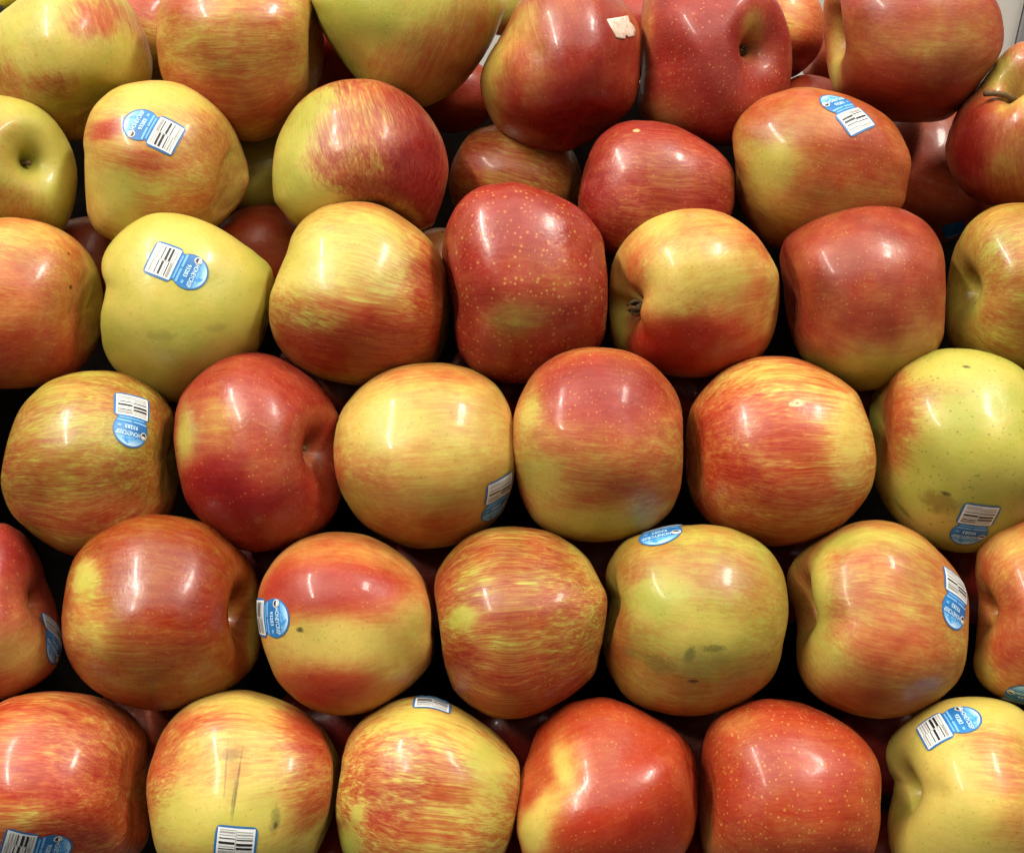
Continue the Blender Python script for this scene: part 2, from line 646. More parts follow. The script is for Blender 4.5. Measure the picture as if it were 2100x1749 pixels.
def rect(x0, x1, y0, y1, nx=6, ny=1):
    vs, fs = [], []
    for j in range(ny + 1):
        for i in range(nx + 1):
            vs.append((x0 + (x1 - x0) * i / nx, y0 + (y1 - y0) * j / ny))
    for j in range(ny):
        for i in range(nx):
            q = j * (nx + 1) + i
            fs.append((q, q + 1, q + nx + 2, q + nx + 1))
    return vs, fs


def disc(cx, cy, r0, r1, n=20):
    vs, fs = [], []
    for k in range(n):
        t = 2 * math.pi * k / n
        vs += [(cx + r0 * math.cos(t), cy + r0 * math.sin(t)), (cx + r1 * math.cos(t), cy + r1 * math.sin(t))]
    for k in range(n):
        k2 = (k + 1) % n
        fs.append((2 * k, 2 * k + 1, 2 * k2 + 1, 2 * k2))
    return vs, fs


RC, PW, PH_, PC = 8.3, 7.6, 5.9, -12.6   # round end, half width / half height / centre of the barcode end (mm)


def sticker_outline(n=96, grow=0.0):
    c = np.array([0.0, -6.4])
    out = []
    for k in range(n):
        t = 2 * math.pi * k / n
        d = np.array([math.cos(t), math.sin(t)])
        # circle
        R = RC + grow
        b = -(c @ d)
        disc_ = b * b - (c @ c - R * R)
        rc = b + math.sqrt(disc_) if disc_ > 0 else 0
        # box
        hx, lo, hi = PW + 0.75 + grow, PC - PH_ - 0.75 - grow, PC + PH_ + 0.5
        tx = (hx / abs(d[0])) if abs(d[0]) > 1e-6 else 1e9
        ty = ((hi - c[1]) / d[1]) if d[1] > 1e-6 else (((lo - c[1]) / d[1]) if d[1] < -1e-6 else 1e9)
        rb = min(tx, ty)
        out.append(max(rc, rb))
    out = np.array(out)
    k = np.arange(-3, 4)
    w = np.exp(-(k / 1.2) ** 2 / 2)
    w /= w.sum()
    out = sum(wi * np.roll(out, ki) for ki, wi in zip(k, w))
    return c, out


def sticker_layers():
    base = []
    c, R = sticker_outline()
    n = len(R)
    rings = 9
    vs = [tuple(c)]
    for r in range(1, rings + 1):
        for k in range(n):
            t = 2 * math.pi * k / n
            f = (r / rings) ** 0.9
            vs.append((c[0] + R[k] * f * math.cos(t), c[1] + R[k] * f * math.sin(t)))
    fs = [(0, 1 + k, 1 + (k + 1) % n) for k in range(n)]
    for r in range(rings - 1):
        for k in range(n):
            k2 = (k + 1) % n
            a, b = 1 + r * n, 1 + (r + 1) * n
            fs.append((a + k, b + k, b + k2, a + k2))
    base.append((vs, fs, 0, 0.00022))
    # rim line round the edge
    ro = []
    for f in (0.955, 1.012):
        for k in range(n):
            t = 2 * math.pi * k / n
            ro.append((c[0] + R[k] * f * math.cos(t), c[1] + R[k] * f * math.sin(t)))
    base.append((ro, [(k, n + k, n + (k + 1) % n, (k + 1) % n) for k in range(n)], 1, 0.00030))
    panel = [(*rect(-PW + .1, PW - .1, PC - PH_, PC + PH_, 14, 12), 0, 0.00036)]
    for x0, x1, bars in ((-PW + 0.9, -0.35, ((.4, .35, 1), (1.5, .3, 2), (2.4, 1.0, 1), (4.1, 1.1, 0), (6.4, .45, 1), (7.4, .3, 1), (8.5, .5, 2), (9.7, .3, 2))),
                         (0.35, PW - 0.9, ((.4, 1.3, 2), (2.2, .45, 1), (3.4, .3, 1), (4.6, 1.0, 0), (6.8, .4, 0), (8.2, .25, 2), (9.2, .6, 2), (10.3, .25, 2)))):
        for (y, hgt, tone) in bars:
            hgt2 = hgt
            mat = {0: 1, 1: 1, 2: 2}[tone]
            if tone == 1 and hgt < 0.36:
                mat = 2
            top = PC + PH_ - 0.6
            panel.append((*rect(x0, x1, top - y - hgt2, top - y, 6, 1), mat, 0.00050))
    panel.append((*rect(-0.12, 0.12, PC - 5.2, PC + 5.2, 1, 10), 2, 0.00048))
    letter = [(*fit_text('HONEYCRISP', 11.2, 2.1, 1.45, 1.05), 0, 0.00042),
              (*fit_text('93283', 6.0, 1.9, 0.2, -2.0), 0, 0.00042),
              (*rect(-6.9, -0.4, -4.25, -3.35, 8, 1), 1, 0.00040),
              (*rect(0.3, 6.8, -4.25, -3.35, 8, 1), 1, 0.00040),
              (*rect(-5.6, 5.9, -5.65, -5.05, 10, 1), 1, 0.00040),
              (*rect(4.9, 6.5, -1.7, -0.6, 2, 1), 1, 0.00040)]
    letter.append((*disc(-6.15, 1.5, 0.02, 1.75), 2, 0.00044))
    letter.append((*disc(-6.15, 1.5, 1.15, 1.45), 3, 0.00052))
    half = [(-6.15 + 1.1 * math.cos(t), 1.5 + 1.1 * math.sin(t)) for t in np.linspace(math.pi, 2 * math.pi, 12)]
    letter.append((half, [tuple(range(12))], 4, 0.00052))
    return base, panel, letter


LAYERS = None


def add_sticker(A, px, py, up, at='circle', scale=1.0, parts=('base', 'panel', 'letter'), lift=0.0, label=None):
    """lay a sticker on the fruit: (px, py) is where the middle of its round end (or barcode end) sits"""
    global LAYERS
    if LAYERS is None:
        LAYERS = sticker_layers()
    tree = bvh_of(A)
    i = A.spot(px, py)
    d = survey(px, py, 1.0) @ AX
    d = d / np.linalg.norm(d)
    o = CAM_POS - A.cw
    hit, n, _, _ = tree.ray_cast(Vector(o), Vector(d))
    if hit is None:
        hit, n = Vector(A.Lw[i]), Vector(A.nrm[i])
    hit, n = np.array(hit), np.array(n)
    if n @ d > 0:
        n = -n
    upw = AX[0] * up[0] - AX[1] * up[1]
    # slide over the surface so that the printed 'up' follows the asked image direction
    upw = upw - d * (upw @ d)
    uv = upw - d * ((upw @ n) / (d @ n))
    uv /= np.linalg.norm(uv)
    rt = np.cross(uv, n)
    cy0 = 0.0 if at == 'circle' else PC
    # wrap: walk out from the anchor point, following the surface
    def wrap(x, y, lift_):
        dx, dy = x * 0.001 * scale, (y - cy0) * 0.001 * scale
        L = math.hypot(dx, dy)
        if L < 1e-7:
            return hit + n * lift_
        p, nn = hit.copy(), n.copy()
        t = (rt * dx + uv * dy) / L
        steps = max(1, int(L / 0.003) + 1)
        for _ in range(steps):
            q = p + t * (L / steps)
            loc, nrm_, _, _ = tree.find_nearest(Vector(q))
            p = np.array(loc)
            n2 = np.array(nrm_)
            if n2 @ nn < 0:
                n2 = -n2
            nn = 0.5 * nn + 0.5 * n2
            nn /= np.linalg.norm(nn)
            t = t - nn * (t @ nn)
            t /= np.linalg.norm(t)
        return p + nn * lift_

    def layer_mesh(name, layers, mats):
        vs, fs, mi, uvp = [], [], [], []
        for (lv, lf, mat, lf_) in layers:
            b = len(vs)
            for (x, y) in lv:
                vs.append(wrap(x, y, lf_ + lift))
                uvp.append((x, y, A.unit * 1e4))
            fs += [tuple(b + q for q in f) for f in lf]
            mi += [mat] * len(lf)
        me = bpy.data.meshes.new(name)
        me.from_pydata([tuple(v) for v in vs], [], fs)
        for m in mats:
            me.materials.append(m)
        me.polygons.foreach_set('material_index', np.array(mi, np.int32))
        me.polygons.foreach_set('use_smooth', np.ones(len(fs), bool))
        at_ = me.attributes.new('print', 'FLOAT_VECTOR', 'POINT')
        at_.data.foreach_set('vector', np.array(uvp, np.float32).ravel())
        me.update()
        return me
    base, panel, letter = LAYERS
    st = link('sticker', layer_mesh('sticker', base, [ST_BLUE, ST_RIM]), A.ob)
    st['label'] = label or 'blue fruit sticker with white barcode end'
    if 'panel' in parts:
        link('barcode_panel', layer_mesh('barcode_panel', panel, [ST_WHITE, ST_BLACK, ST_GREY]), st)
    if 'letter' in parts:
        link('lettering', layer_mesh('lettering', letter, [ST_TEXT, ST_FINE, ST_WHITE, ST_GREY, ST_BLACK]), st)
    return st

# ------------------------------------------------------------------ the setting: display shelf and wall
SHELF = plain('shelf_shade_black', (0.0030, 0.0022, 0.0018), 0.9, 0.3, 60.0, 0.0)  # near black without gloss: the shade of the gaps is put into the colour
WALL = plain('pale_wall', (0.80, 0.76, 0.71), 0.8, 0.04, 12.0)
TRIM = plain('grey_trim', (0.30, 0.29, 0.30), 0.6, 0.1, 30.0)


def slab(name, corners, thick, mat):
    c = [cam_to_world(p) for p in corners]
    n = np.cross(c[1] - c[0], c[3] - c[0])
    n /= np.linalg.norm(n)
    vs = c + [p + n * thick for p in c]
    fs = [(0, 1, 2, 3), (7, 6, 5, 4), (0, 4, 5, 1), (1, 5, 6, 2), (2, 6, 7, 3), (3, 7, 4, 0)]
    mid = sum(c) / 4
    ob = link(name, new_mesh(name, [v - mid for v in vs], fs, mat, False), None, mid)
    ob['kind'] = 'structure'
    return ob


slab('display_shelf', [survey(-500, 2000, .69), survey(2600, 2000, .69), survey(2600, 170, .80), survey(-500, 170, .80)], -0.02, SHELF)

for _u in (-330, 2430):
    _w = -60 if _u < 0 else 60
    slab('side_light_block', [survey(_u, 1990, .69), survey(_u, 1990, .56), survey(_u, 200, .655), survey(_u, 200, .79)], 0.012, SHELF)  # unseen panels added beside the pile to keep side light out of the gaps

def upright(name, x0, x1, y, z0, z1, t, mat):
    vs = [(x, yy, zz) for zz in (z0, z1) for yy in (y, y + t) for x in (x0, x1)]
    fs = [(0, 1, 5, 4), (1, 3, 7, 5), (3, 2, 6, 7), (2, 0, 4, 6), (4, 5, 7, 6), (0, 2, 3, 1)]
    mid = np.array([(x0 + x1) / 2, y, (z0 + z1) / 2])
    ob = link(name, new_mesh(name, [np.array(v) - mid for v in vs], fs, mat, False), None, mid)
    ob['kind'] = 'structure'
    return ob


_seam = cam_to_world(survey(2092, 40, 0.93))
upright('wall', -1.2, _seam[0], _seam[1], 0.4, 1.75, 0.02, WALL)
upright('wall_trim', _seam[0] + 0.001, _seam[0] + 0.12, _seam[1] - 0.004, 0.4, 1.75, 0.02, TRIM)

# ------------------------------------------------------------------ the apples of the front layer
BROWN = (0.20, 0.10, 0.025)
DGREEN = (0.075, 0.085, 0.018)
BLACKISH = (0.03, 0.02, 0.01)
Z = [0.645, 0.625, 0.606, 0.589, 0.572, 0.555]
F = []


def front(key, *args, **kw):
    A = build_apple(*args, seed=1000 + 37 * len(F), **kw)
    F.append(A)
    return A


T = {}
# --- top row
T['a0'] = front('a0', 'yellow-green apple with a red-streaked top, cut off by the top left corner',
    [(35, 0), (90, -50), (180, -60), (250, -10), (287, 45), (305, 90), (313, 140), (300, 200), (255, 250), (170, 288), (80, 275), (0, 230), (-40, 150), (-20, 50)],
    (-.5, .8, -.3), Z[0], (.1, .65), [(210, 30, 70, 36, 1.25, .2, -.4), (110, 172, 42, 26, .8), (0, 185, 50, 60, .8), (290, 60, 26, 60, .7), (160, 262, 150, 36, .5, .4)],
    streak=.7, speck=.4)
T['a1'] = front('a1', 'big orange-yellow apple with fine level streaks, second from left in the top row',
    [(330, 0), (320, 60), (323, 115), (335, 165), (370, 220), (430, 270), (510, 292), (580, 270), (635, 215), (655, 170), (664, 120), (662, 55), (643, 0), (590, -50), (490, -70), (390, -50)],
    (.97, .0, .05), hollow=0.35, z=Z[0] - .004, base=(.75, .4), patches=[(380, 0, 60, 30, 1.6), (400, 112, 60, 44, .3), (490, 225, 170, 60, 1.25), (635, 100, 34, 110, .4, .6), (470, 110, 100, 20, .9)],
    streak=.6, speck=.3)
T['a2'] = front('a2', 'plain green-yellow apple at the top edge above a half red, half green one',
    [(638, -15), (645, 28), (664, 73), (693, 114), (720, 150), (750, 183), (788, 208), (830, 222), (880, 218), (930, 190), (965, 155), (1005, 95), (1030, 40), (1037, 0), (1000, -70), (900, -110), (780, -110), (690, -70)],
    (-.35, -.5, -.4), Z[0], (.1, .85), [(880, 130, 130, 80, .6, .35), (965, 110, 60, 120, .9), (740, 40, 70, 60, 0, 1.0)], streak=.45, speck=.5)
T['a3'] = front('a3', 'shiny dull red apple with a torn scrap of white paper stuck on it',
    [(1060, 10), (1033, 64), (1000, 115), (984, 160), (992, 211), (1021, 264), (1080, 299), (1139, 312), (1190, 302), (1275, 244), (1307, 195), (1314, 117), (1311, 55), (1275, 0), (1225, -40), (1160, -50), (1100, -30)],
    (-.2, .9, -.3), Z[0] - .008, (1.5, .45), [(1012, 170, 46, 120, .15, .9), (1070, 60, 40, 70, .5, .4), (1150, 232, 130, 110, 2.3), (1250, 90, 80, 120, 2.0), (1095, 150, 36, 60, .9)],
    tint='crimson', streak=.35, speck=.35, rough=.27)
T['a4'] = front('a4', 'speckled dull red apple with a deep dark hollow facing the viewer',
    [(1318, 0), (1314, 60), (1316, 130), (1310, 180), (1309, 225), (1345, 265), (1430, 290), (1495, 300), (1560, 270), (1605, 210), (1622, 165), (1624, 100), (1615, 50), (1592, 0), (1540, -50), (1430, -60), (1350, -40)],
    (.50, -.12, .86), hollow=0.7, z=Z[0] - .002, base=(2.0, .3), patches=[(1355, 245, 70, 50, .6, .5), (1430, 60, 90, 80, 2.3), (1326, 40, 18, 110, 1.0), (1545, 50, 26, 36, .5, .6)],
    tint='crimson', streak=.4, speck=1.0, speck_size=1.0, rough=.42)
add_calyx(T['a4'], .003, 0)
T['a5'] = front('a5', 'large brownish red apple in the top right with a pale cleft at its left side',
    [(1690, 0), (1689, 59), (1693, 105), (1699, 152), (1712, 190), (1750, 225), (1800, 245), (1880, 252), (1950, 240), (2015, 165), (2050, 115), (2059, 65), (2042, 0), (1980, -60), (1880, -90), (1780, -75), (1715, -40)],
    (-.99, .04, .07), hollow=1.0, z=Z[0] - .004, base=(1.3, .35), patches=[(1800, -10, 80, 40, 1.8), (1900, 90, 120, 46, .75), (1850, 200, 160, 60, 1.8), (1712, 125, 20, 90, .2, .3)],
    tint='crimson', streak=.35, speck=.4)
T['a6'] = front('a6', 'red and yellow apple at the right edge with its woody stem showing in the hollow',
    [(2100, 85), (2050, 115), (2025, 150), (2000, 185), (1965, 225), (1942, 280), (1939, 320), (1955, 365), (1990, 405), (2050, 425), (2130, 420), (2200, 370), (2235, 280), (2225, 180), (2180, 110)],
    (-.42, .50, .76), hollow=0.8, z=Z[1] + .008, tint='crimson', base=(1.1, .35), patches=[(1985, 310, 50, 95, 2.3), (2060, 345, 40, 50, .6), (2090, 200, 40, 50, .4), (2040, 150, 40, 40, .1, .7), (2060, 400, 80, 40, 1.4)],
    streak=.5, speck=.4, lobes=.05)
add_stem(T['a6'], .020, (-.011, .0, -.009), .0015)
# --- second row
T['b0'] = front('b0', 'plain yellow-green apple at the left edge with its stem hollow facing right',
    [(0, 195), (65, 210), (110, 245), (140, 290), (155, 330), (159, 370), (155, 410), (145, 445), (125, 475), (60, 490), (-30, 480), (-90, 430), (-120, 340), (-95, 250), (-50, 205)],
    (.66, .02, .75), hollow=0.75, z=Z[1], base=(.2, .6), patches=[(20, 290, 60, 50, .35), (90, 330, 60, 110, 0, .85), (0, 430, 80, 60, .55)], streak=.45, speck=.4, lobes=.015)
add_stem(T['b0'], .006, (.001, 0, -.001), .0012)
T['b1'] = front('b1', 'yellow apple with a red smudge below its blue sticker, second row from the top',
    [(315, 165), (250, 175), (210, 200), (183, 235), (171, 280), (173, 325), (174, 375), (176, 425), (185, 455), (205, 480), (260, 505), (340, 510), (410, 490), (450, 462), (465, 448), (495, 415), (510, 380), (510, 350), (500, 310), (480, 265), (455, 230), (415, 195), (370, 172)],
    (-.95, .25, -.08), Z[1], (.4, .3), [(215, 265, 42, 15, 1.7, None, -.25), (272, 335, 66, 25, 1.4), (430, 300, 60, 80, .75), (330, 195, 100, 30, .05, .3), (230, 400, 60, 70, .05, .5), (400, 425, 90, 36, .75)],
    lobes=.012, streak=.6, speck=.35)
add_sticker(T['b1'], 288, 255, (-51, -19))
T['b2'] = front('b2', 'apple half yellow-green, half crimson with steep streaks, second row from the top',
    [(735, 162), (690, 167), (645, 185), (605, 220), (575, 270), (562, 315), (558, 370), (562, 410), (580, 435), (610, 465), (690, 490), (790, 490), (850, 478), (885, 465), (900, 435), (912, 395), (920, 350), (915, 310), (900, 270), (870, 225), (830, 190), (780, 167)],
    (-.25, .88, -.35), Z[1] + .002, (1.1, .5), [(585, 330, 58, 160, 0, .85), (650, 215, 50, 60, .1, .85), (865, 330, 62, 150, 2.7, None, -.25), (640, 420, 100, 50, 0, .55), (745, 378, 44, 22, 1.6), (780, 240, 60, 60, 1.1), (800, 440, 60, 30, .6)],
    tint='crimson', streak=1.0, speck=.3)
T['b3'] = front('b3', 'bright red streaked apple with a pale star speck near its top, second row',
    [(1310, 247), (1265, 255), (1225, 285), (1205, 325), (1192, 370), (1185, 415), (1190, 460), (1215, 505), (1250, 530), (1330, 540), (1420, 520), (1475, 480), (1502, 435), (1507, 385), (1502, 345), (1475, 310), (1430, 280), (1375, 255)],
    (.98, -.05, -.06), Z[1] - .002, (1.9, .3), [(1340, 370, 110, 60, 1.5), (1210, 400, 30, 90, 2.3)], tint='crimson', streak=.85, speck=.6, rough=.27,
    marks=[(1306, 267, 7, 7, 0, (.75, .45, .2), .9, 800)])
T['b4'] = front('b4', 'orange-red apple with a yellow left cheek and a blue sticker on its shoulder',
    [(1655, 179), (1610, 185), (1555, 205), (1515, 240), (1498, 275), (1502, 310), (1508, 350), (1510, 395), (1520, 435), (1545, 472), (1585, 507), (1660, 520), (1740, 510), (1800, 470), (1850, 425), (1862, 375), (1869, 335), (1860, 300), (1835, 255), (1800, 225), (1750, 200), (1705, 187)],
    (.95, -.2, .06), Z[1] - .004, (1.15, .5), [(1575, 330, 58, 110, .05, .7), (1780, 310, 80, 80, 1.7), (1560, 238, 60, 44, 1.4), (1680, 445, 150, 50, .5, .5), (1700, 230, 90, 40, 1.1)],
    streak=.4, speck=.8)
add_sticker(T['b4'], 1717, 212, (-58, -36))
# --- third row
T['c0'] = front('c0', 'orange apple with two tiny dark spots at the left edge, third row',
    [(0, 447), (40, 447), (90, 457), (135, 477), (170, 505), (195, 540), (208, 580), (213, 625), (210, 670), (198, 712), (170, 752), (130, 780), (60, 795), (-20, 795), (-90, 770), (-135, 710), (-150, 620), (-130, 530), (-70, 465)],
    (-.98, .1, -.06), Z[2], (.9, .35), [(60, 480, 110, 30, .4), (80, 560, 80, 40, 1.1), (50, 720, 150, 50, 1.7), (192, 600, 26, 110, .4, .5)], streak=.5, speck=.3,
    marks=[(147, 588, 5, 5, 0, BLACKISH, .9, 500), (139, 518, 4, 4, 0, BLACKISH, .7, 500)])
T['c1'] = front('c1', 'lemon-yellow apple with a notch at its left side, wearing a blue sticker',
    [(340, 436), (300, 442), (260, 465), (225, 500), (208, 535), (209, 565), (216, 585), (215, 605), (207, 640), (206, 675), (212, 715), (230, 750), (260, 780), (295, 805), (330, 820), (360, 825), (420, 815), (480, 780), (530, 720), (556, 640), (562, 590), (560, 560), (545, 535), (510, 508), (470, 480), (430, 458), (385, 442)],
    (-.97, .05, .08), hollow=0.6, z=Z[2] + .002, base=(-.1, .6), patches=[(330, 690, 90, 40, -.1, .75), (390, 500, 120, 60, -.1, .25)], streak=.25, speck=.3,
    marks=[(330, 690, 30, 12, 0, (.22, .20, .04), .5, 160), (445, 675, 20, 9, 0, (.22, .20, .04), .4, 160)])
add_sticker(T['c1'], 389, 557, (52, 24))
T['c2'] = front('c2', 'yellow-topped apple streaked red below and at right, third row',
    [(740, 412), (700, 415), (660, 425), (620, 452), (597, 485), (585, 525), (570, 560), (555, 600), (551, 630), (553, 665), (565, 700), (590, 735), (630, 765), (680, 782), (740, 790), (810, 785), (870, 765), (905, 725), (922, 675), (926, 635), (920, 585), (910, 540), (895, 510), (870, 480), (825, 445), (780, 420)],
    (.96, -.2, -.04), Z[2], (.45, .5), [(640, 520, 80, 90, 0, .5), (740, 705, 190, 62, 2.2), (885, 600, 45, 110, 1.6), (760, 480, 70, 50, .15), (640, 640, 70, 34, .7)],
    streak=.95, speck=.35)
T['c3'] = front('c3', 'dark red apple with large pale specks and a hollow at its left, third row',
    [(1060, 374), (1020, 376), (980, 385), (945, 410), (920, 450), (908, 490), (906, 530), (914, 570), (924, 610), (930, 650), (930, 680), (938, 715), (955, 745), (985, 770), (1040, 785), (1110, 785), (1180, 760), (1220, 720), (1240, 690), (1246, 640), (1246, 575), (1242, 530), (1237, 490), (1215, 455), (1185, 425), (1140, 400), (1095, 382)],
    (-.98, -.03, .16), hollow=1.0, z=Z[2] - .004, base=(2.0, .3), patches=[(1130, 560, 80, 70, 1.4), (1060, 650, 70, 36, .7, .7), (1110, 450, 60, 40, 2.0)], tint='crimson', streak=.4, speck=1.1, speck_size=1.7, rough=.28, lobes=.05)
T['c4'] = front('c4', 'golden apple dark crimson underneath, its dried blossom end at the left, third row',
    [(1420, 422), (1375, 427), (1330, 445), (1295, 475), (1268, 512), (1253, 550), (1249, 600), (1249, 650), (1256, 700), (1290, 745), (1350, 765), (1420, 775), (1500, 762), (1555, 735), (1585, 690), (1596, 640), (1599, 590), (1595, 555), (1577, 520), (1550, 482), (1510, 450), (1465, 430)],
    (-.90, -.22, .34), hollow=1.0, z=Z[2], base=(.5, .1), patches=[(1400, 715, 155, 56, 3.0), (1470, 560, 80, 50, .2, .45), (1350, 590, 60, 60, .2), (1560, 470, 60, 60, .9), (1305, 560, 26, 60, .8), (1350, 450, 40, 50, .15), (1268, 650, 20, 90, .1, .7), (1570, 640, 40, 60, .7)],
    streak=.45, speck=.5, end='calyx')
add_calyx(T['c4'], .006)
T['c5'] = front('c5', 'smooth dull red apple with a yellow-green underside, bright glints on top',
    [(1775, 415), (1735, 420), (1690, 435), (1645, 460), (1610, 490), (1598, 525), (1600, 555), (1606, 590), (1610, 630), (1618, 672), (1632, 715), (1655, 745), (1695, 775), (1730, 795), (1770, 803), (1830, 790), (1890, 750), (1932, 700), (1939, 625), (1940, 575), (1937, 525), (1925, 490), (1900, 457), (1865, 435), (1820, 419)],
    (1, 0, -.06), Z[2], (1.6, .5), [(1760, 715, 170, 40, 1.0), (1780, 772, 150, 50, -.1, .8), (1905, 690, 50, 50, .6, .3), (1660, 742, 44, 22, .1, .7)], tint='crimson', lobes=.012, streak=.3, speck=.6, rough=.26)
T['c6'] = front('c6', 'olive-green apple at the right edge with a shaded hollow at its left, third row',
    [(2100, 416), (2050, 420), (2015, 435), (1985, 460), (1968, 487), (1955, 515), (1945, 560), (1940, 610), (1938, 660), (1945, 700), (1975, 730), (2030, 755), (2100, 762), (2180, 740), (2230, 690), (2255, 600), (2245, 510), (2210, 450), (2160, 422)],
    (-.97, -.03, .19), hollow=1.0, z=Z[2] + .002, base=(.5, .75), patches=[(2075, 540, 50, 80, .7), (2000, 620, 20, 40, 0, .8), (2080, 680, 80, 50, .75), (1970, 620, 26, 80, .2, .9)], streak=.7, speck=.3)
# --- fourth row
T['d0'] = front('d0', 'olive apple with faint red streaks and a blue sticker, left end of fourth row',
    [(200, 760), (150, 765), (100, 782), (65, 810), (40, 840), (25, 874), (14, 910), (5, 950), (1, 985), (8, 1020), (25, 1055), (55, 1085), (95, 1115), (140, 1137), (190, 1142), (255, 1125), (320, 1090), (358, 1045), (371, 990), (371, 930), (366, 885), (355, 845), (330, 810), (295, 785), (250, 765)],
    (-.98, -.05, -.04), Z[3], (.75, 1.1), [(120, 800, 80, 22, .35, 1.0), (190, 890, 120, 50, .4, 1.0), (60, 1000, 60, 40, 1.0), (230, 1050, 150, 50, 1.0, .45)], streak=.85, speck=.35)
add_sticker(T['d0'], 270, 881, (-.12, 1))
T['d1'] = front('d1', 'crimson apple with a shadowed hollow at its right and a long white glint, fourth row',
    [(520, 722), (475, 727), (435, 745), (400, 775), (372, 810), (360, 845), (356, 880), (356, 910), (362, 950), (368, 980), (378, 1020), (400, 1055), (435, 1090), (475, 1120), (520, 1132), (580, 1125), (640, 1100), (682, 1062), (702, 1010), (710, 950), (706, 890), (692, 845), (675, 815), (650, 785), (610, 755), (565, 730)],
    (.90, .02, .40), hollow=0.75, z=Z[3] + .002, base=(1.8, .25), patches=[(382, 900, 26, 75, .05, .5), (445, 850, 44, 80, .65), (460, 1020, 130, 62, 3.2), (560, 950, 60, 60, 1.4), (640, 860, 60, 70, 1.9), (520, 780, 100, 36, 1.7)],
    tint='crimson', streak=.4, speck=.7, rough=.28)
add_stem(T['d1'], .007, (0, 0, .002), .0012)
T['d2'] = front('d2', 'golden apple with a shaded sticker low on its right side, fourth row',
    [(870, 744), (830, 748), (790, 760), (750, 785), (720, 815), (697, 850), (686, 895), (684, 935), (690, 980), (705, 1020), (735, 1065), (775, 1095), (830, 1120), (880, 1125), (940, 1115), (990, 1090), (1030, 1050), (1050, 1000), (1058, 950), (1057, 900), (1050, 850), (1030, 805), (1000, 775), (960, 755), (915, 745)],
    (1, .05, -.06), Z[3] + .001, (.35, .4), [(880, 765, 140, 22, .8), (760, 970, 70, 50, .65), (860, 1085, 150, 36, .95), (790, 870, 70, 60, .05), (1010, 850, 40, 60, .4), (690, 960, 14, 50, 1.1)], streak=.5, speck=.35)
add_sticker(T['d2'], 1026, 1003, (-8, 48), at='panel')
T['d3'] = front('d3', 'apple red and speckled above, yellow-green below, middle of the fourth row',
    [(1220, 712), (1170, 718), (1125, 738), (1090, 770), (1065, 815), (1053, 855), (1052, 905), (1055, 960), (1065, 1010), (1085, 1055), (1115, 1085), (1160, 1105), (1220, 1112), (1280, 1105), (1330, 1085), (1370, 1055), (1392, 1015), (1400, 970), (1401, 900), (1400, 850), (1392, 815), (1370, 780), (1335, 745), (1285, 720)],
    (-1, .05, -.05), Z[3] - .001, (.9, .45), [(1240, 800, 150, 76, 2.5), (1082, 850, 30, 70, .2, .6), (1110, 985, 60, 60, .05, .65), (1290, 1000, 70, 22, 1.2), (1220, 1070, 140, 36, .1, .45), (1180, 900, 90, 30, 1.1)],
    rough=.46, streak=.6, speck=.9, speck_size=1.1)
T['d4'] = front('d4', 'orange-red apple with dashed streaks and a small square skin scar, fourth row',
    [(1580, 730), (1540, 735), (1490, 755), (1450, 790), (1420, 830), (1408, 870), (1405, 930), (1407, 980), (1415, 1015), (1435, 1050), (1470, 1085), (1520, 1110), (1580, 1120), (1640, 1115), (1700, 1095), (1750, 1055), (1783, 1010), (1795, 970), (1797, 930), (1790, 890), (1777, 850), (1760, 810), (1735, 785), (1695, 760), (1635, 735)],
    (.98, .0, -.05), Z[3], (1.0, .1), [(1460, 880, 70, 60, 1.8), (1580, 770, 120, 28, .4), (1570, 900, 130, 60, 1.35), (1745, 900, 55, 130, .2), (1560, 1040, 170, 40, 1.3), (1500, 960, 80, 40, 1.7)],
    lobes=.012, streak=1.0, speck=.35, marks=[(1632, 830, 16, 8, -.2, (.80, .55, .28), .85, 500), (1633, 830, 5, 3, 0, (.25, .10, .03), .9, 600)])
T['d5'] = front('d5', 'green apple with dark freckles and a brown scar beside a shaded sticker, right edge',
    [(1955, 714), (1910, 720), (1860, 738), (1820, 765), (1790, 805), (1782, 850), (1784, 910), (1790, 970), (1805, 1020), (1840, 1070), (1890, 1110), (1950, 1131), (2010, 1130), (2070, 1105), (2120, 1060), (2155, 1000), (2170, 920), (2155, 840), (2120, 780), (2075, 742), (2015, 720)],
    (-.95, .25, -.06), Z[3] + .003, (-.1, .8), [(1830, 835, 64, 120, 1.4, .3), (1905, 790, 80, 46, .55), (1960, 760, 100, 30, -.1, .6), (1900, 1070, 100, 30, .2, .3)], streak=.6, speck=.6, speck_size=1.3, freckle=.6,
    marks=[(1930, 1030, 40, 28, 0, (.19, .09, .016), .65, 260), (1944, 1014, 10, 6, 0, BLACKISH, .9, 400), (1982, 750, 9, 5, .6, DGREEN, .9, 400), (1850, 1045, 30, 8, .4, DGREEN, .5, 300)])
add_sticker(T['d5'], 2007, 1057, (-20, 40), at='panel')
